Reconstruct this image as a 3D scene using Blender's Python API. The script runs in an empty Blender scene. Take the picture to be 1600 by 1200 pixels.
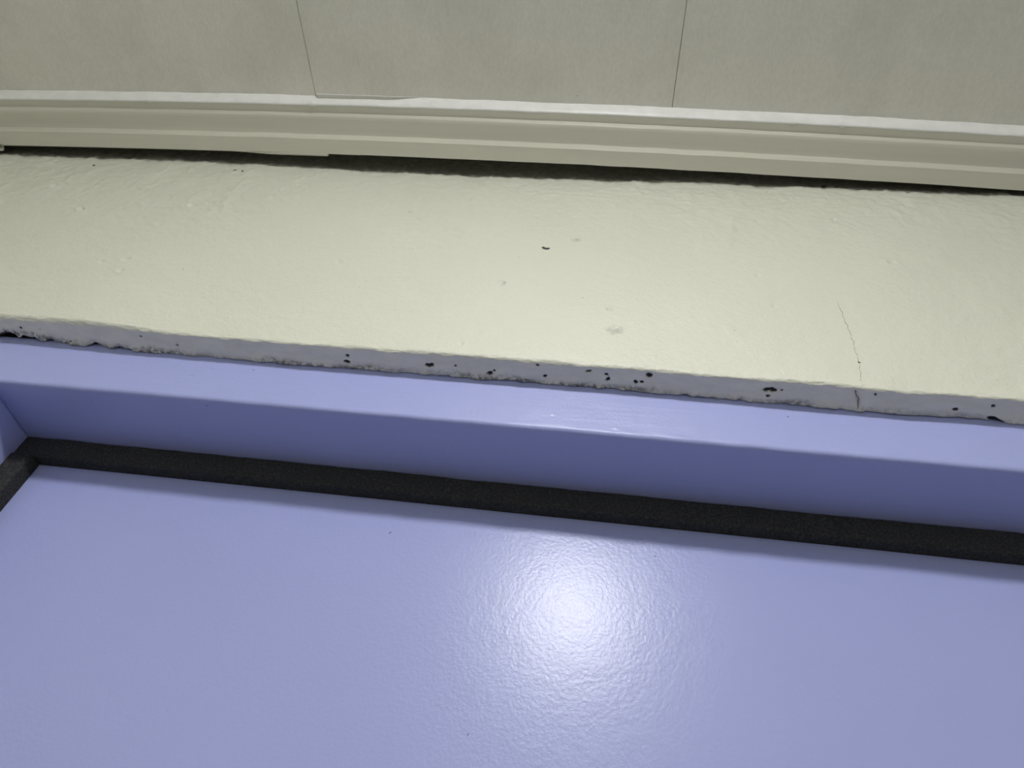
import bpy, bmesh, math
import numpy as np
from mathutils import Matrix, Vector

SC = bpy.context.scene
C = SC.collection

# ------------------------------------------------------------------ camera
CAM_Z = 1.82                       # eye height; the ceiling is 0.479 m above
cam_d = bpy.data.cameras.new('camera')
cam_d.sensor_width = 36.0
cam_d.lens = 36.0 * 1085.0 / 1600.0
cam_d.clip_start = 0.01
cam = bpy.data.objects.new('camera', cam_d)
C.objects.link(cam)
right = Vector((0.990417, 0.01723087, 0.13703013))
up = -Vector((0.0804029, 0.73477818, -0.67352535))
back = -Vector((-0.11229218, 0.67808858, 0.72635139))
M = Matrix((right, up, back)).transposed().to_4x4()
M.translation = (0, 0, CAM_Z)
cam.matrix_world = M
SC.camera = cam

# ------------------------------------------------------------------ world, exposure
w = bpy.data.worlds.new('world')
w.use_nodes = True
w.node_tree.nodes['Background'].inputs['Color'].default_value = (0.02, 0.02, 0.02, 1)
SC.world = w
SC.view_settings.view_transform = 'Standard'
SC.view_settings.look = 'None'
SC.view_settings.gamma = 1.0
SC.view_settings.use_curve_mapping = False
SC.view_settings.exposure = 0.0
SC.cycles.max_bounces = 16
SC.cycles.diffuse_bounces = 12
LAMP = (-0.002, -0.266)            # the round ceiling lamp, the room's only light
LAMP_STRENGTH = 240.0
LAMP_COLOR = (1.0, 0.99, 0.965)

# ------------------------------------------------------------------ measures (relative to the eye, metres)
H = 0.4791        # ceiling
YW = 0.2227       # plaster face
ZB = 0.2559       # lower edge of the plaster
YF = 0.2363       # face of the door frame
ZK = 0.2534       # back of the plaster's underside
ZF = 0.2240       # underside of the frame head
YS = 0.2779       # front of the foam
ZFOAM = 0.2104    # lower edge of the top foam
YD = 0.2853       # face of the door
XJ = -0.3070      # inner face of the left jamb
XJR = 0.4130      # inner face of the right jamb
XL, XR, YB = -0.56, 0.86, -0.80   # side walls and rear wall
K = 1.0183                         # scale of the plaster's survey marks
XOL, XOR = -0.342, 0.448          # plaster opening

# ------------------------------------------------------------------ helpers
def lin(r, g, b):
    f = lambda c: (c/255/12.92) if c/255 <= 0.04045 else ((c/255+0.055)/1.055)**2.4
    return (f(r), f(g), f(b), 1.0)

def _hash(ix, iy, s):
    h = (ix.astype(np.int64)*374761393 + iy.astype(np.int64)*668265263 + s*974711) & 0x7fffffff
    h = ((h ^ (h >> 13))*1274126177) & 0x7fffffff
    h = h ^ (h >> 16)
    return (h & 0xffff)/65535.0*2-1

def noise2(x, y, scale, seed=0):
    x = np.asarray(x)*scale; y = np.asarray(y)*scale
    ix = np.floor(x); iy = np.floor(y); fx = x-ix; fy = y-iy
    fx = fx*fx*fx*(fx*(fx*6-15)+10); fy = fy*fy*fy*(fy*(fy*6-15)+10)
    a = _hash(ix, iy, seed); b = _hash(ix+1, iy, seed); c = _hash(ix, iy+1, seed); d = _hash(ix+1, iy+1, seed)
    return (a*(1-fx)+b*fx)*(1-fy)+(c*(1-fx)+d*fx)*fy

def sstep(a, b, v):
    t = np.clip((v-a)/(b-a), 0, 1)
    return t*t*(3-2*t)

def mesh_obj(name, verts, faces, mat, parent=None, smooth=False, sharp=None):
    me = bpy.data.meshes.new(name)
    v = np.array(verts, float).reshape(-1, 3).copy()
    v[:, 2] += CAM_Z
    me.from_pydata(v.tolist(), [], faces)
    me.update()
    if smooth:
        me.polygons.foreach_set('use_smooth', [True]*len(me.polygons))
        if sharp:
            me.set_sharp_from_angle(angle=math.radians(sharp))
    me.materials.append(mat)
    o = bpy.data.objects.new(name, me)
    C.objects.link(o)
    if parent:
        o.parent = parent
        o.matrix_parent_inverse = parent.matrix_world.inverted()
    return o

def box(name, x0, x1, y0, y1, z0, z1, mat, parent=None, bev=0.0, seg=3):
    bm = bmesh.new()
    bmesh.ops.create_cube(bm, size=1.0)
    for v in bm.verts:
        v.co = Vector(((x0+x1)/2+v.co.x*(x1-x0), (y0+y1)/2+v.co.y*(y1-y0), (z0+z1)/2+v.co.z*(z1-z0)))
    if bev:
        bmesh.ops.bevel(bm, geom=list(bm.edges), offset=bev, segments=seg, profile=0.5, affect='EDGES')
    bm.normal_update()
    verts = [tuple(v.co) for v in bm.verts]
    faces = [[v.index for v in f.verts] for f in bm.faces]
    bm.verts.index_update()
    faces = [[v.index for v in f.verts] for f in bm.faces]
    bm.free()
    o = mesh_obj(name, verts, faces, mat, parent, smooth=bool(bev))
    if bev:                                    # only the rounded edges are smooth; the flats stay flat
        o.data.polygons.foreach_set('use_smooth', [len(p.vertices) == 4 and max(abs(c) for c in p.normal) < .999 for p in o.data.polygons])
    return o

def grid_faces(n, m, closed=False):
    i = np.arange(n-1)[:, None]; jm = m if closed else m-1
    j = np.arange(jm)[None, :]; j2 = (j+1) % m
    a = i*m+j; b = i*m+j2; c = (i+1)*m+j2; d = (i+1)*m+j
    return np.stack([a, d, c, b], -1).reshape(-1, 4).tolist()

def empty(name, loc):
    o = bpy.data.objects.new(name, None)
    o.location = (loc[0], loc[1], loc[2])
    o.empty_display_size = 0.05
    C.objects.link(o)
    o.matrix_world = Matrix.Translation(loc)
    return o

def tag(o, label, cat, kind=None, group=None):
    o['label'] = label; o['category'] = cat
    if kind: o['kind'] = kind
    if group: o['group'] = group
    return o

# ------------------------------------------------------------------ materials
class Mat:
    def __init__(s, name):
        s.m = bpy.data.materials.new(name); s.m.use_nodes = True
        s.nt = s.m.node_tree; s.b = s.nt.nodes['Principled BSDF']
        s.co = s.n('ShaderNodeTexCoord').outputs['Object']
    def n(s, t, **k):
        o = s.nt.nodes.new(t)
        for a, v in k.items(): setattr(o, a, v)
        return o
    def l(s, a, b): s.nt.links.new(a, b)
    def mapped(s, scale):
        mp = s.n('ShaderNodeMapping'); mp.inputs['Scale'].default_value = scale
        s.l(s.co, mp.inputs['Vector']); return mp.outputs['Vector']
    def noise(s, scale, detail=3, rough=0.55, vec=None):
        t = s.n('ShaderNodeTexNoise'); t.inputs['Scale'].default_value = scale
        t.inputs['Detail'].default_value = detail; t.inputs['Roughness'].default_value = rough
        s.l(vec or s.co, t.inputs['Vector']); return t.outputs['Fac']
    def ramp(s, fac, a, b, lo=0.0, hi=1.0):
        r = s.n('ShaderNodeMapRange'); r.inputs['From Min'].default_value = a; r.inputs['From Max'].default_value = b
        r.inputs['To Min'].default_value = lo; r.inputs['To Max'].default_value = hi
        s.l(fac, r.inputs['Value']); return r.outputs['Result']
    def mix(s, fac, a, b, mode='MIX'):
        x = s.n('ShaderNodeMix', data_type='RGBA', blend_type=mode)
        if isinstance(fac, float): x.inputs['Factor'].default_value = fac
        else: s.l(fac, x.inputs['Factor'])
        for v, i in ((a, 6), (b, 7)):
            if isinstance(v, tuple): x.inputs[i].default_value = v
            else: s.l(v, x.inputs[i])
        return x.outputs[2]
    def math(s, op, a, b=None):
        x = s.n('ShaderNodeMath', operation=op)
        for v, i in ((a, 0), (b, 1)):
            if v is None: continue
            if isinstance(v, (int, float)): x.inputs[i].default_value = v
            else: s.l(v, x.inputs[i])
        return x.outputs[0]
    def attr(s, name):
        a = s.n('ShaderNodeAttribute'); a.attribute_name = name; return a.outputs['Fac']
    def bump(s, h, dist, strength=1.0, prev=None):
        b = s.n('ShaderNodeBump'); b.inputs['Distance'].default_value = dist; b.inputs['Strength'].default_value = strength
        s.l(h, b.inputs['Height'])
        if prev is not None: s.l(prev, b.inputs['Normal'])
        return b.outputs['Normal']
    def fin(s, col, rough, nrm=None, spec=0.5):
        if isinstance(col, tuple): s.b.inputs['Base Color'].default_value = col
        else: s.l(col, s.b.inputs['Base Color'])
        if isinstance(rough, float): s.b.inputs['Roughness'].default_value = rough
        else: s.l(rough, s.b.inputs['Roughness'])
        s.b.inputs['Specular IOR Level'].default_value = spec
        if nrm is not None: s.l(nrm, s.b.inputs['Normal'])
        return s.m

CREAM = (0.76, 0.76, 0.68, 1)
LAV = (0.335, 0.365, 0.66, 1)

def m_plaster():
    m = Mat('cream_painted_plaster')
    big = m.noise(9, 4)
    col = m.mix(m.ramp(big, .3, .7), (0.68, 0.685, 0.595, 1), (0.705, 0.71, 0.625, 1))
    # tiny specks of missing paint
    sp = m.noise(430, 2, .5)
    col = m.mix(m.ramp(sp, .76, .79), col, (0.42, 0.41, 0.35, 1))
    un = m.attr('underside')
    g = m.noise(160, 5, .7, m.mapped((.35, 1, 1)))
    ucol = m.mix(m.ramp(g, .35, .7), (0.68, 0.675, 0.65, 1), (0.78, 0.775, 0.75, 1))
    col = m.mix(un, col, ucol)
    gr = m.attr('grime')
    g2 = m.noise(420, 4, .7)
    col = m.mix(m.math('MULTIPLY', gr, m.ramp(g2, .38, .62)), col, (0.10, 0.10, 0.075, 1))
    col = m.mix(m.math('MULTIPLY', m.attr('gap_shade'), m.ramp(m.noise(240, 5, .7), .2, .6, .75, 1.0)), col, (0.15, 0.143, 0.122, 1))  # shadow in the gap under the moulding, deepened in the plaster colour
    pit = m.attr('pit')
    col = m.mix(m.ramp(pit, .35, .6), col, (0.012, 0.011, 0.01, 1))
    smu = m.attr('smudge')
    col = m.mix(m.math('MULTIPLY', smu, m.ramp(m.noise(500, 3), .35, .65)), col, (0.42, 0.42, 0.38, 1))
    h1 = m.noise(520, 4, .6); h2 = m.noise(140, 4, .6)
    n = m.bump(h2, .0011, .55); n = m.bump(h1, .0006, .7, n)
    return m.fin(col, .42, n, .45)

def m_lav(name, kind):
    m = Mat(name)
    big = m.noise(6, 3)
    col = m.mix(m.ramp(big, .3, .7), (0.35, 0.39, 0.71, 1), (0.365, 0.405, 0.725, 1))
    sp = m.noise(230, 1, .4)
    col = m.mix(m.ramp(sp, .835, .845), col, (0.17, 0.19, 0.40, 1))
    if kind == 'door':
        h = m.noise(640, 2, .5); h2 = m.noise(130, 2, .5)
        n = m.bump(h2, .0008, .07); n = m.bump(h, .00026, .34, n)
        return m.fin(col, .30, n, .40)
    h = m.noise(260, 4, .6, m.mapped((.10, 1, 1))); h2 = m.noise(700, 2, .5)
    n = m.bump(h, .0007, .22); n = m.bump(h2, .0003, .3, n)
    return m.fin(col, .38, n, .45)

def m_panel():
    m = Mat('ceiling_panel_pvc')
    st = m.noise(70, 4, .6, m.mapped((1, .10, .3)))
    mo = m.noise(16, 4, .6)
    a = (0.81, 0.795, 0.73, 1); b = (0.84, 0.825, 0.76, 1)
    col = m.mix(m.ramp(st, .3, .7), a, b)
    col = m.mix(m.math('MULTIPLY', m.ramp(mo, .45, .7), .35), col, (0.60, 0.60, 0.525, 1))
    fine = m.noise(650, 3, .6, m.mapped((1, .5, 1)))
    col = m.mix(m.math('MULTIPLY', m.ramp(fine, .35, .65), .14), col, (0.45, 0.44, 0.38, 1))
    col = m.mix(m.ramp(m.noise(190, 1, .3), .84, .85), col, (0.25, 0.24, 0.2, 1))
    n = m.bump(m.noise(600, 3), .0002, .3)
    return m.fin(col, .5, n, .4)

def m_simple(name, col, rough, bs=None, bd=.0003, bstr=.3, var=.04, vs=20, spec=.45, stretch=(1, 1, 1)):
    m = Mat(name)
    c2 = tuple(x*(1-var*3) for x in col[:3])+(1,)
    cc = m.mix(m.ramp(m.noise(vs, 4, .6, m.mapped(stretch)), .35, .7), col, c2)
    n = m.bump(m.noise(bs, 3), bd, bstr) if bs else None
    return m.fin(cc, rough, n, spec)

M_PLASTER = m_plaster()
M_DOOR = m_lav('lavender_gloss_door_paint', 'door')
M_FRAME = m_lav('lavender_brushed_frame_paint', 'frame')
M_PANEL = m_panel()
M_MOULD = m_simple('cream_pvc_moulding', (0.64, 0.63, 0.545, 1), .38, 300, .0002, .25, .03, 60, .45, (.06, 1, 1))
M_CAULK = m_simple('white_sealant', (0.88, 0.885, 0.88, 1), .35, 260, .0006, .5, .03, 90)
M_SIDE = m_simple('cream_side_wall', CREAM, .5, 200, .0006, .5, .02, 8)
M_REAR = m_simple('white_rear_wall', (0.88, 0.88, 0.86, 1), .4, 200, .0004, .3, .01, 8)
M_FLOOR = m_simple('pale_floor', (0.50, 0.49, 0.46, 1), .35, None, var=.05, vs=5)
M_DARK = m_simple('dark_void', (0.03, 0.03, 0.028, 1), .9)
M_WHITE = m_simple('white_lamp_plastic', (0.8, 0.8, 0.8, 1), .4)
M_CRACK = m_simple('crack_dark', (0.16, 0.135, 0.09, 1), .9)

def m_foam():
    m = Mat('black_foam_rubber')
    cell = m.noise(900, 3, .7)
    col = m.mix(m.ramp(cell, .45, .75), (0.022, 0.022, 0.023, 1), (0.066, 0.066, 0.065, 1))
    fl = m.noise(1400, 1, .4)
    col = m.mix(m.ramp(fl, .74, .79), col, (0.10, 0.10, 0.085, 1))
    n = m.bump(cell, .0007, .7)
    return m.fin(col, .8, n, .3)
M_FOAM = m_foam()

# ------------------------------------------------------------------ ceiling: separate tongue-and-groove panels
ceil = tag(empty('ceiling', (0.15, -0.4, CAM_Z+H)), 'beige panelled ceiling with thin dark seams', 'ceiling', 'structure')
x0 = -0.2108 - 0.25*2
k = 0
while x0 < XR:
    a, b = max(x0, XL-0.01)+0.00013, min(x0+0.25, XR+0.01)-0.00013
    if b > a:
        box('panel', a, b, YB-0.01, YW+0.05, H, H+0.008, M_PANEL, ceil, bev=0.00025, seg=1)
    x0 += 0.25; k += 1
box('backing', XL-0.02, XR+0.02, YB-0.02, YW+0.2, H+0.0082, H+0.03, M_DARK, ceil)

# ------------------------------------------------------------------ front wall: uneven plaster with a rounded lower edge over the door
wall = tag(empty('wall_front', (0.1, YW+0.06, 0.0)), 'uneven cream plaster wall above the lavender door', 'wall', 'structure')
FRONT_DENTS = [  # x, z, radius, depth, rim
    (-0.0149, .3645, .0042, .0011, .0007), (-0.0527, .3145, .0035, .0005, .0002), (0.0065, .297, .0033, .0010, .0005),
    (0.010, .2801, .0050, .0003, .0000), (-0.0329, .3532, .0030, .0004, .0002), (-0.2713, .3014, .0050, .0008, .0005),
    (-0.2738, .3126, .0055, .0005, .0004), (-0.15, .3264, .0030, .0006, .0003), (-0.1236, .3878, .0030, .0008, .0004),
    (-0.3376, .3667, .0060, .0010, .0008), (-0.3772, .3967, .0075, .0011, .0007), (-0.2494, .3787, .0070, .0009, .0006),
    (-0.2563, .3839, .0060, .0007, .0005), (-0.2675, .3793, .0050, .0008, .0006), (-0.2882, .3096, .0060, .0005, .0005),
    (0.0919, .3102, .0030, .0005, .0002), (0.0871, .3384, .003, .0005, .0002), (0.1386, .4038, .003, .0006, .0003),
    (-0.0654, .26, .0022, .0004, .0002), (-0.1548, .2866, .0022, .0004, .0002), (0.163, .36, .004, .0005, .0003)]
FRONT_DENTS = [(a*K, b*K, r*(.6 if a < -.2 else .85), d, e) for a, b, r, d, e in FRONT_DENTS]
FRONT_PITS = [(-0.0337, .3537, .0011), (-0.0318, .3528, .0013), (-0.3707, .4322, .0009), (0.1256, .2694, .0006),
              (0.1409, .4462, .0014), (0.149, .4455, .0012), (-0.262, .4325, .0010), (-0.256, .432, .0008), (0.1915, .441, .001)]
FRONT_PITS = [(a*K, b*K, r) for a, b, r in FRONT_PITS]
SMUDGES = [(0.010, .2801, .0058), (-0.0527, .3145, .0032), (-0.1236, .3878, .0022)]
SMUDGES = [(a*K, b*K, r) for a, b, r in SMUDGES]
UNDER_PITS = [(-0.1216, .0053, 1.2, 1.6), (-0.1227, .0091, 1.6, 1.5), (-0.0801, .0075, 1.7, 2.0), (-0.0785, .0070, 1.0, 1.5), (-0.0668, .0067, 1.0, 1), (-0.0496, .0091, 1.5, 1.6),
    (-0.0475, .0078, .9, 1), (-0.0261, .0027, 1.0, 1.6), (-0.0222, .0084, 1.3, 1.7), (-0.0013, .004, 1.2, 1.7), (0.0081, .0078, 1.9, 1.3), (0.007, .0052, 1.0, 1.5),
    (0.0215, .0079, 1.6, 1.3), (0.0240, .0076, 1.2, 1.3), (0.0274, .0035, 2.0, 1.2), (0.0825, .0053, 1.8, 1.9), (0.0850, .0058, 1.4, 2.2), (0.0886, .0055, 1.0, 1), (0.083, .0090, .8, 1.8),
    (0.1297, .0036, .9, 1), (0.1659, .0087, 1.3, 1.3), (0.1811, .0054, 1.2, 1.2), (0.1840, .0125, 2.8, 1.9),
    (-0.3028, .0055, 1.2, 1.3), (-0.2917, .0058, 1.0, 1), (-0.3106, .010, 1.3, 1), (-0.2756, .0109, 1.0, 1), (-0.2795, .0105, .8, 1), (-0.316, .0118, 3, 2), (-0.2331, .004, .9, 1.4), (-0.2139, .0076, .8, 1)]
UNDER_PITS = [(a*K, b, r, t) for a, b, r, t in UNDER_PITS]

def zb_of(x):
    return K*np.interp(x/K, [-.56, -.312, -.2, -.10, .02, .1, .19, .86], [.2535, .2531, .2508, .2510, .2512, .2504, .2508, .2508])

def front_disp(x, z):
    """outward (towards the room) relief of the plaster face"""
    d = noise2(x, z, 7, 1)*.0016 + noise2(x, z, 19, 2)*.0007 + noise2(x, z*1.4, 48, 3)*.00028
    top = sstep(.35, .42, z + noise2(x, z, 11, 9)*.03 - (x+.1)*.05)
    d = d + (noise2(x, z*1.5, 95, 4)*.00026 + noise2(x, z*1.3, 230, 5)*.00032)*(.15+1.0*top)
    d = d + noise2(x, z, 400, 6)*(.00006+.00013*top)
    ridge = np.maximum(0, 1-np.abs(noise2(x, z*1.6, 30, 12))*7)
    d = d + ridge*.0006*top
    rid2 = np.maximum(0, 1-np.abs(noise2(x, z*1.8, 75, 13))*6)*np.clip(noise2(x, z, 28, 14)*2, 0, 1)
    d = d + rid2*.0004*(.15+.85*top)
    d = d - np.interp(x, [-.45, -.25, -.065, .106, .265], [.0029, .0008, .0013, -.0019, -.0022])*sstep(.37, .452, z)
    for (cx, cz, r, dep, rim) in FRONT_DENTS:
        wob = 1 + .45*noise2(x, z, 330, 7)
        q = np.sqrt((x-cx)**2+((z-cz)*1.25)**2)/(r*wob)
        d = d - 1.5*dep*np.exp(-(q*1.6)**4) + 1.5*rim*np.exp(-((q-1.05)/.28)**2)*(.5+.5*noise2(x, z, 200, 8))
    return d

def build_lintel():
    xs = np.concatenate([np.arange(XL-.004, -.48, .004), np.arange(-.48, .30, .00085), np.arange(.302, XR+.004, .004)])
    n = len(xs)
    R = .0020
    rows = []    # (kind, parameter)
    zs = np.concatenate([np.arange(.485, .2597, -.0009)])
    for z in zs: rows.append(('f', z))
    for a in np.linspace(0, 1, 9)[0:]: rows.append(('a', a))
    for s in np.arange(.0006, .0098, .00045): rows.append(('u', s))
    for s in (0.0010, .004, .012): rows.append(('b', s))
    V = np.zeros((len(rows), n, 3)); pit = np.zeros((len(rows), n)); und = np.zeros_like(pit); gri = np.zeros_like(pit); smu = np.zeros_like(pit); shade = np.zeros_like(pit)
    zb = zb_of(xs) + .0007 + noise2(xs, xs*0, 60, 21)*.0003
    slope = (ZB-ZK)/(YF-YW)
    th = math.pi/2 - math.atan(slope)           # total turn of the rounded edge
    edge_rough = noise2(xs, xs*0+.3, 120, 31)*.0006 + noise2(xs, xs*0+.3, 420, 32)*.0005 + noise2(xs, xs*0+.3, 30, 33)*.0004
    edge_rough = edge_rough*(1+1.6*(1-sstep(-.24, -.16, xs)))
    yback = YF - .0006 + np.minimum(0, edge_rough)*.9
    yback = yback - .0020*np.exp(-((xs+.318)/.012)**2)
    u0 = None
    for i, (k, p) in enumerate(rows):
        if k == 'f':
            # blend the regular rows down to the start of the arc
            t = (p-.2597)/(.485-.2597)
            z = (zb+R)*(1-t) + .485*t
            d = front_disp(xs, z)
            V[i, :, 0] = xs; V[i, :, 1] = YW-d; V[i, :, 2] = z
            shade[i] = sstep(.4486, .4550, z + noise2(xs, z, 120, 36)*.0011 + noise2(xs, z, 400, 37)*.0008 + noise2(xs, z, 25, 38)*.0008)  # mask of the painted shade beneath the moulding, with a ragged soft edge
            for (cx, cz, r) in FRONT_PITS:
                q = np.sqrt(((xs-cx)*.8)**2+(z-cz)**2)/r
                pit[i] = np.maximum(pit[i], 1-q*.5)
            for (cx, cz, r) in SMUDGES:
                q = np.sqrt((xs-cx)**2+((z-cz)*1.2)**2)/r
                smu[i] = np.maximum(smu[i], np.clip(1.6*(1-q), 0, 1))
        elif k == 'a':
            ang = th*p
            z0 = zb+R
            d = front_disp(xs, z0)*(1-p*.6)
            rr = noise2(xs, xs*0+p*.01, 180, 22)*.00022 + noise2(xs, xs*0+p*.02, 420, 23)*.00014
            ny, nz = -math.cos(ang), -math.sin(ang)
            V[i, :, 0] = xs
            V[i, :, 1] = YW + R + ny*(R+rr) - d*(1-p*.4)
            V[i, :, 2] = z0 + nz*(R+rr)
            und[i] = sstep(.72, 1.0, np.full(n, p) + noise2(xs, xs*0, 150, 24)*.08)
            if p == 1.0: u0 = (V[i, :, 1].copy(), V[i, :, 2].copy())
        elif k == 'u':
            s0 = (p-.0003)/(.00945-.0003)
            y = u0[0]*(1-s0) + yback*s0
            dz = noise2(xs, y, 130, 25)*.00025 + noise2(xs, y, 420, 26)*.00014
            crumb = sstep(.6, 1.0, s0)*(noise2(xs, y, 260, 27)*.0007+noise2(xs, y, 90, 28)*.0005)
            z = u0[1] - slope*(y-u0[0]) + dz*sstep(0, .15, s0) + crumb
            for (cx, cy, r, st) in UNDER_PITS:
                wob = 1+.45*noise2(xs, y, 700, 29)
                q = np.sqrt(((xs-cx)/st)**2+(y-YW-cy)**2)/(r*.00062*wob)
                pit[i] = np.maximum(pit[i], 1-q*.5)
                z = z + .0011*np.exp(-(q*1.1)**4)
            V[i, :, 0] = xs; V[i, :, 1] = y; V[i, :, 2] = z
            und[i] = 1
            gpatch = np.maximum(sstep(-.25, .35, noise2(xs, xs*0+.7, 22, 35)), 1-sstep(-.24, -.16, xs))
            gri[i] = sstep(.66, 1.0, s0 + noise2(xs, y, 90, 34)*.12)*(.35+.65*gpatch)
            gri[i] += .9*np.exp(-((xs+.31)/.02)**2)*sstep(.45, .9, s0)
        else:
            V[i, :, 0] = xs; V[i, :, 1] = yback+.0002; V[i, :, 2] = V[i-1, :, 2]+(.0006 if p == .001 else p*.6)
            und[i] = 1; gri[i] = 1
    # side of the mesh away from the room is closed by the piers and the frame behind
    o = mesh_obj('plaster', V.reshape(-1, 3), grid_faces(len(rows), n), M_PLASTER, wall, smooth=True)
    me = o.data
    for nm, arr in (('pit', pit), ('underside', und), ('grime', np.clip(gri, 0, 1)), ('smudge', smu), ('gap_shade', shade)):
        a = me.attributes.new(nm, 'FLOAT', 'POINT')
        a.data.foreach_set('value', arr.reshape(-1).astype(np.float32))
    return o
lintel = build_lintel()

# masonry behind the plaster and the wall beside the opening
box('masonry', XL, XR, YF+.0405, YF+.14, ZF+.034, H+.03, M_SIDE, wall)
box('pier', XL-.004, XOL, YW+.0012, YF+.14, -CAM_Z, ZB+.006, M_SIDE, wall, bev=.003)
box('pier', XOR, XR+.004, YW+.0012, YF+.14, -CAM_Z, ZB+.006, M_SIDE, wall, bev=.003)

# hairline crack running down the plaster and over its lower edge
def crack(pts_front, name, wdt):
    p = np.array(pts_front)*K
    t = np.concatenate([[0], np.cumsum(np.hypot(*np.diff(p, axis=0).T))])
    tt = np.linspace(0, t[-1], 90)
    x = np.interp(tt, t, p[:, 0]) + noise2(tt, tt*0, 380, 41)*.0005 + noise2(tt, tt*0, 1200, 42)*.0002
    z = np.interp(tt, t, p[:, 1])
    wv = wdt*(.55+.45*noise2(tt, tt*0+3, 500, 43))*np.minimum(1, (tt[-1]*1.001-tt+.0)/.004+.25)
    d = front_disp(x, z)
    y = YW-d
    v = []
    for i in range(len(tt)):
        v += [(x[i]-wv[i], y[i]-.00009, z[i]), (x[i]+wv[i], y[i]-.00009, z[i]), (x[i]+wv[i], y[i]+.0006, z[i]), (x[i]-wv[i], y[i]+.0006, z[i])]
    return mesh_obj(name, v, grid_faces(len(tt), 4, True), M_CRACK, wall)
crack([(0.125, 0.3186), (0.1255, 0.3129), (0.1256, 0.2993), (0.1262, 0.2905), (0.1264, 0.2839), (0.1253, 0.2774), (0.1256, 0.2694), (0.1242, 0.26), (0.1238, 0.2557)], 'crack', .00010)
def under_crack():
    p = np.array([1, 1])*np.array([(0.1207*K, .0021), (0.1213*K, .0045), (0.1227*K, .006), (0.1230*K, .0085), (0.1235*K, .0102), (0.124*K, .0129)])
    tt = np.linspace(p[0, 1], p[-1, 1], 30)
    x = np.interp(tt, p[:, 1], p[:, 0]) + noise2(tt, tt*0, 700, 45)*.0003
    z = zb_of(x) - (tt-.0036)*(ZB-ZK)/(YF-YW) - .00045
    v = []
    for i in range(len(tt)):
        wv = .00013+.00006*math.sin(i*1.3)
        v += [(x[i]-wv, YW+tt[i], z[i]), (x[i]+wv, YW+tt[i], z[i]), (x[i]+wv, YW+tt[i], z[i]+.0012), (x[i]-wv, YW+tt[i], z[i]+.0012)]
    return mesh_obj('crack', v, grid_faces(len(tt), 4, True), M_CRACK, wall)
under_crack()

# ------------------------------------------------------------------ the rest of the small room
tag(box('wall_left', XL-.1, XL, YB, YW+.01, -CAM_Z, H+.03, M_SIDE), 'cream side wall left of the door', 'wall', 'structure')
tag(box('wall_right', XR, XR+.1, YB, YW+.01, -CAM_Z, H+.03, M_SIDE), 'cream side wall right of the door', 'wall', 'structure')
tag(box('wall_rear', XL-.1, XR+.1, YB-.1, YB, -CAM_Z, H+.03, M_REAR), 'white wall facing the door', 'wall', 'structure')
tag(box('floor', XL-.1, XR+.1, YB-.1, YF+.14, -CAM_Z-.1, -CAM_Z, M_FLOOR), 'pale floor of the small room', 'floor', 'structure')

# ------------------------------------------------------------------ ceiling mouldings
PROFILE = [  # offset from the ceiling edge into the wall, drop below the ceiling
    (.0030, .0000), (.0022, .0080), (.0022, .0092), (.0030, .0096), (.0076, .0094), (.0081, .0096), (.0083, .0100), (.0084, .0138), (.0088, .0143),
    (.0112, .0149), (.0140, .0157), (.0170, .0166), (.0197, .0174), (.0203, .0178), (.0205, .0186), (.0205, .0232), (.0210, .0241),
    (.0235, .0250), (.0270, .0263), (.0302, .0275)]
def sweep(name, xs, yfun, prof, mat, parent, thick=.0013, xf=None, jit=0.0):
    """thin swept shell; prof(x) -> list of (dy, drop)"""
    n = len(prof)
    P = np.array(prof)
    T = np.gradient(P, axis=0); T /= np.linalg.norm(T, axis=1)[:, None]
    N = np.stack([T[:, 1], -T[:, 0]], 1)        # into the wall / up
    B = P + N*np.array([1, 1])*thick
    B[0] = (P[0, 0]+thick, 0)
    loop = np.concatenate([P, B[::-1]])
    V = []
    for x in xs:
        y0 = yfun(x)
        j = noise2(np.full(len(loop), x), loop[:, 1], 60, 51)*jit
        V.append(np.stack([np.full(len(loop), x), y0+loop[:, 0]+j, H-.00005-loop[:, 1]], 1))
    V = np.array(V)
    if xf is not None: V = xf(V)
    m = len(loop)
    F = grid_faces(len(xs), m, True)
    F.append(list(range(m))); F.append(list(range((len(xs)-1)*m, len(xs)*m))[::-1])
    return mesh_obj(name, V.reshape(-1, 3), F, mat, parent, smooth=True, sharp=38)

def ybow(x):
    xc = min(max(x, -.50), .36)
    return .1819 + .036*(xc+.08)**2
t1 = tag(empty('trim_1', (0.1, YW-.02, CAM_Z+H)), 'stepped cream ceiling moulding over the cracked plaster wall', 'moulding', 'structure')
xs = np.linspace(XL, XR, 190)
sweep('moulding', xs, ybow, PROFILE, M_MOULD, t1, jit=.0002)

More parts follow.
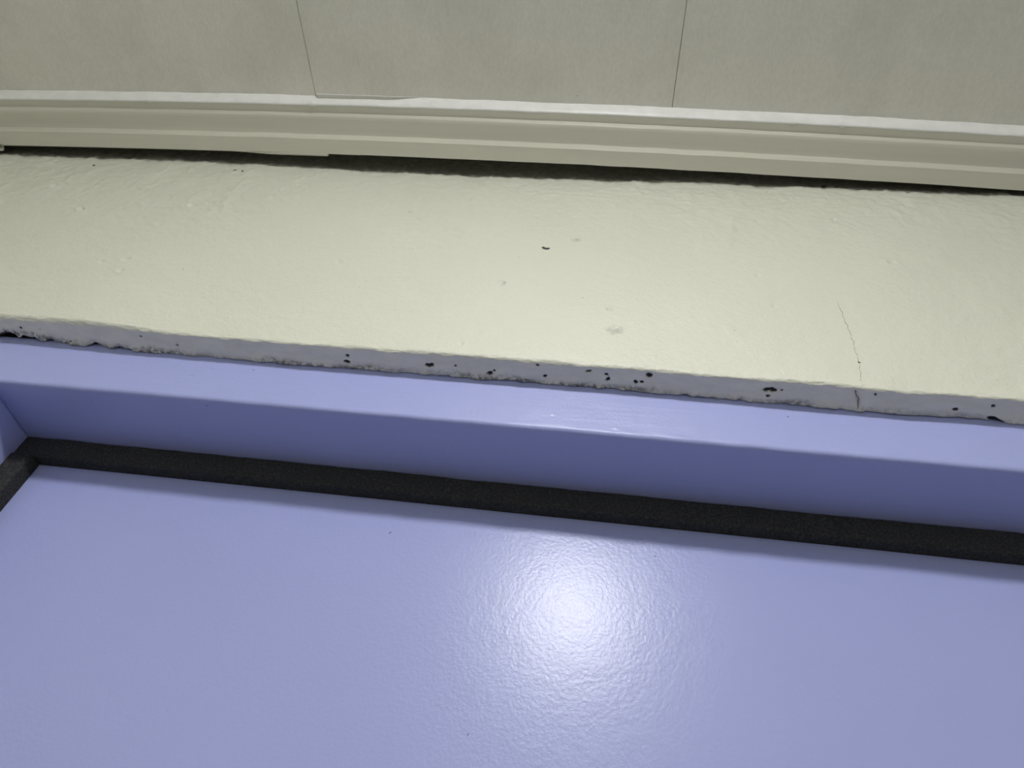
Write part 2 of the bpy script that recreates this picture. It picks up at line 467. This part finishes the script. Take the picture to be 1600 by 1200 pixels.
def caulk():
    xs = np.arange(XL, XR, .0016)
    prof = np.array([(-.0006, -.0002), (-.0004, .0016), (.0000, .0040), (.0008, .0068), (.0017, .0090), (.0024, .0097), (.0040, .0094), (.0050, .0040), (.0050, -.0002)])
    V = []
    for x in xs:
        xa = np.full(len(prof), x)
        gap = float(sstep(-.2115, -.2095, x)*(1-sstep(-.165, -.125, x)))
        ridge = .0003*float(sstep(-.02, .0, x)*(1-sstep(.146, .148, x)))
        j = noise2(xa, prof[:, 1], 45, 61)*.00014 + noise2(xa, prof[:, 1], 160, 62)*.00012
        top = float(noise2(np.array([x]), np.array([.5]), 70, 63)[0])*.00018 + float(noise2(np.array([x]), np.array([.5]), 14, 64)[0])*.00015
        y = ybow(x)+prof[:, 0]-j+gap*np.array([.0016, .0012, .0006, 0, 0, 0, 0, 0, 0])
        y[:2] += top
        z = H-prof[:, 1]-gap*np.array([.0014, .0008, .0002, 0, 0, 0, 0, 0, 0])
        z[5:7] += float(noise2(np.array([x]), np.array([.9]), 55, 65)[0])*.00012
        y[2] -= ridge; z[3] += ridge
        bump = .0009*math.exp(-((x+.2105)/.0018)**2) + .0006*math.exp(-((x-.1478)/.0012)**2) + .0005*math.exp(-((x+.335)/.003)**2) + .0004*math.exp(-((x-.117)/.002)**2)
        y[3:5] -= bump; z[4:6] -= bump
        V.append(np.stack([xa, y, z], 1))
    m = len(prof)
    F = grid_faces(len(xs), m, True)
    F.append(list(range(m))); F.append(list(range((len(xs)-1)*m, len(xs)*m))[::-1])
    return mesh_obj('caulk_bead', np.array(V).reshape(-1, 3), F, M_CAULK, t1, smooth=True, sharp=60)
caulk()
def sealant_lip():   # thin lifted lip of sealant along the middle panel's end
    xs = np.linspace(-.2098, -.128, 60); V = []
    for x in xs:
        t = (x+.2098)/.0818
        y0 = ybow(x)-.0013+.0003*t; wd = .00035*(1-.7*t)
        V.append([(x, y0-wd, H+.0001), (x, y0-wd*.5, H-.0004), (x, y0+wd*.5, H-.0004), (x, y0+wd, H+.0001)])
    F = grid_faces(len(xs), 4, True); F.append([0, 1, 2, 3]); F.append([len(xs)*4-1-i for i in range(4)])
    return mesh_obj('sealant_lip', np.array(V).reshape(-1, 3), F, M_CAULK, t1)
sealant_lip()
# strip of the mounting rail peeping out under the moulding, ending bluntly
def rail():
    xs = np.linspace(XL, -.1985, 60); V = []
    for x in xs:
        y0 = ybow(x); dr = .0255 + .0030*sstep(-.275, -.235, x)
        V.append([(x, y0+.0298, H-.022), (x, y0+.0304, H-dr), (x, y0+.0316, H-dr), (x, y0+.0310, H-.022)])
    F = grid_faces(len(xs), 4, True); F.append([0, 1, 2, 3]); F.append([len(xs)*4-1-i for i in range(4)])
    return mesh_obj('mounting_rail', np.array(V).reshape(-1, 3), F, M_MOULD, t1)
rail()
# curled end of the neighbouring profile in the corner
def hook():
    cx, cz = ybow(-.44)+.0315, H-.0288
    pts = [(cx+.0026*math.cos(a), cz+.0022*math.sin(a)) for a in np.linspace(math.radians(150), math.radians(-190), 16)]
    pts = [(cx+.003, cz+.004)]+pts if False else pts
    P = np.array(pts); T = np.gradient(P, axis=0); T /= np.linalg.norm(T, axis=1)[:, None]
    N = np.stack([-T[:, 1], T[:, 0]], 1); L = np.concatenate([P+N*.0005, (P-N*.0005)[::-1]])
    V = [[(x, a, b) for a, b in L] for x in (XL, -.4570)]
    m = len(L); F = grid_faces(2, m, True); F.append(list(range(m))); F.append(list(range(m, 2*m))[::-1])
    mesh_obj('curled_end', np.array(V).reshape(-1, 3), F, M_MOULD, t1, smooth=True, sharp=40)
hook()
# same moulding along the side and rear walls
def side_trim(name, label, a, b, fn):
    xs = np.linspace(a, b, 12)
    t = sweep(name, xs, lambda x: 0.0, PROFILE, M_MOULD, None, xf=fn)
    tag(t, label, 'moulding', 'structure')
W0 = .0400
def f_left(V):
    return np.stack([XL+W0-V[..., 1], V[..., 0], V[..., 2]], -1)
def f_right(V):
    return np.stack([XR-W0+V[..., 1], V[..., 0], V[..., 2]], -1)
def f_rear(V):
    return np.stack([V[..., 0], YB+W0-V[..., 1], V[..., 2]], -1)
side_trim('trim_2', 'cream ceiling moulding along the left side wall', YB+.002, .178, f_left)
side_trim('trim_3', 'cream ceiling moulding along the right side wall', YB+.002, .178, f_right)
side_trim('trim_4', 'cream ceiling moulding along the wall facing the door', XL+.036, XR-.036, f_rear)

# ------------------------------------------------------------------ door frame, door and foam seal
frame = tag(empty('door_frame', (0.05, YF+.05, 0.0)), 'lavender painted wooden door frame under the plaster edge', 'door frame', 'structure')
FRAME_DENTS = [(-.2033, .2394, .0016, .0003), (-.1957, .2453, .0014, .0003), (-.1979, .2342, .0014, .00025), (-.2092, .2338, .0012, .0002), (-.2663, .2499, .0012, .0003), (-.0623, .2298, .0013, .0003), (-.0609, .2389, .0014, .0002), (-.0163, .2332, .0013, .0003), (.0127, .2274, .0013, .0003), (-.1214, .2447, .0018, .00018), (.103, .2434, .0015, .0002)]
def frame_head():
    # cross-section: rounded front lower edge, flat soffit, rebate for the door behind
    xs = np.concatenate([np.arange(XJ-.0335, .24, .0011), np.arange(.242, XJR+.0335, .004)])
    R = .0022
    arc = [(YF+R-R*math.cos(a), ZF+R-R*math.sin(a)) for a in np.linspace(0, math.pi/2, 7)]
    sec = [(YF, z) for z in np.linspace(ZB+.0022, ZF+R+.0006, 40)] + arc + [(y, ZF) for y in np.linspace(YF+R+.004, YF+.118, 14)] + [(YF+.118, ZB+.0022)]
    S = np.array(sec); V = []
    for x in xs:
        xa = np.full(len(S), x)
        j = noise2(xa, S[:, 0]*1.0+S[:, 1], 40, 71)*.00025 + noise2(xa, S[:, 1], 160, 72)*.00006
        e = np.zeros(len(S)); e[39:47] = noise2(xa[39:47], S[39:47, 1], 90, 73)*.00022
        for (cx, cz, r, dp) in FRAME_DENTS:
            q = np.hypot(x-cx, (S[:, 1]-cz)*1.3)/r
            j = j - dp*np.exp(-(q*1.3)**4) + dp*.7*np.exp(-((q-1.1)/.3)**2)*(S[:, 1] > cz)
        j = j + .00012*math.sin(x*2*math.pi/.0033)*math.exp(-((x+.055)/.014)**2)*np.exp(-((S[:, 1]-.2325)/.0035)**2)
        V.append(np.stack([xa, S[:, 0]-j*(S[:, 0] < YF+.01)-e*.6, S[:, 1]-j*.5-e], 1))
    V = np.array(V); m = len(S); F = grid_faces(len(xs), m, True); F.append(list(range(m))); F.append(list(range((len(xs)-1)*m, len(xs)*m))[::-1])
    return mesh_obj('head', V.reshape(-1, 3), F, M_FRAME, frame, smooth=True, sharp=50)
frame_head()
box('jamb', XJ-.0335, XJ, YF+.0002, YF+.118, -CAM_Z, ZF+.0004, M_FRAME, frame, bev=.002)
box('jamb', XJR, XJR+.0335, YF+.0002, YF+.118, -CAM_Z, ZF+.0004, M_FRAME, frame, bev=.002)

door = box('door_1', XJ+.003, XJR-.003, YD, YD+.040, -CAM_Z+.008, ZF-.003, M_DOOR, None, bev=.0015)
tag(door, 'smooth glossy lavender door with a bright lamp reflection', 'door', 'structure')

def foam_strip(name, horizontal, a0, a1, b0, b1, y0, y1, label):
    """square foam tape with soft rounded edges; a runs along its length, b across"""
    L = np.arange(a0, a1+.0001, .004)
    R = .0013
    cs = []
    for (cy, cb, s0) in ((y0+R, b0+R, math.pi), (y1-.0002, b0, None), (y1-.0002, b1, None), (y0+R, b1-R, math.pi/2)):
        if s0 is None: cs.append((cy, cb))
        else:
            for t in np.linspace(0, math.pi/2, 5):
                ang = s0+t
                cs.append((cy+R*math.cos(ang), cb+R*math.sin(ang)))
    # order: bottom-front arc must run front -> bottom
    front_top = [(y0+R-R*math.sin(t), b1-R+R*math.cos(t)) for t in np.linspace(0, math.pi/2, 5)]
    front_mid = [(y0, b) for b in np.linspace(b1-R, b0+R, 6)[1:-1]]
    front_bot = [(y0+R-R*math.cos(t), b0+R-R*math.sin(t)) for t in np.linspace(0, math.pi/2, 5)]
    S = np.array([(y1, b1)]+front_top+front_mid+front_bot+[((y0+y1)/2, b0-.0001), (y1, b0)])
    V = []
    for a in L:
        aa = np.full(len(S), a)
        j = noise2(aa, S[:, 1], 50, 81)*.00035+noise2(aa, S[:, 1], 300, 82)*.00012
        mv = noise2(aa, aa*0, 9, 83)*.0003
        y = S[:, 0]-j*(S[:, 0] < y1-.001); b = S[:, 1]+mv*(S[:, 1] < (b0+b1)/2)
        V.append(np.stack([aa, y, b], 1) if horizontal else np.stack([b, y, aa], 1))
    V = np.array(V); m = len(S); F = grid_faces(len(L), m, True); F.append(list(range(m))); F.append(list(range((len(L)-1)*m, len(L)*m))[::-1])
    if not horizontal: F = [f[::-1] for f in F]
    o = mesh_obj(name, V.reshape(-1, 3), F, M_FOAM, None, smooth=True, sharp=50)
    return tag(o, label, 'foam seal', None, 'foam seals around the door')
foam_strip('foam_seal', True, XJ, XJR, ZFOAM, ZF-.0002, YS, YD-.0002, 'long black foam seal running under the lavender frame head above the door')
foam_strip('foam_seal', False, -CAM_Z+.01, ZFOAM+.0002, XJ+.0001, -.2946, YS-.0016, YD-.0002, 'short visible end of black foam seal going down the left door jamb')
def mirror_seal():
    o = foam_strip('foam_seal', False, -CAM_Z+.01, ZFOAM+.0002, XJR-.0122, XJR-.0001, YS-.0016, YD-.0002, 'black foam seal going down the right door jamb')
    return o
mirror_seal()

# ------------------------------------------------------------------ the lamp in the ceiling panel
lamp = tag(empty('ceiling_lamp', (LAMP[0], LAMP[1], CAM_Z+H)), 'round white disc lamp set in the ceiling panel before the door', 'lamp')
def lathe(name, prof, mat, parent, n=48):
    V = []
    for i in range(n):
        a = 2*math.pi*i/n
        V.append([(LAMP[0]+r*math.cos(a), LAMP[1]+r*math.sin(a), z) for r, z in prof])
    V = np.array(V); m = len(prof)
    F = []
    for i in range(n):
        for j in range(m-1):
            i2 = (i+1) % n
            F.append([i*m+j, i*m+j+1, i2*m+j+1, i2*m+j])
    F.append([i*m+m-1 for i in range(n)])
    return mesh_obj(name, V.reshape(-1, 3), F, mat, parent, smooth=True, sharp=40)
lathe('trim_ring', [(.0375, H-.0001), (.053, H-.0001), (.053, H-.0015), (.050, H-.0030), (.0385, H-.0030), (.0375, H-.0020), (.0375, H-.0002)], M_WHITE, lamp)
me_ = Mat('lit_diffuser')
me_.b.inputs['Emission Color'].default_value = LAMP_COLOR+(1,)
me_.b.inputs['Emission Strength'].default_value = LAMP_STRENGTH
me_.fin((.8, .8, .8, 1), .5)
lathe('diffuser', [(.0368, H-.0005), (.0368, H-.0125), (.0360, H-.0148), (.0340, H-.0162), (.0300, H-.0170)], me_.m, lamp, 32)
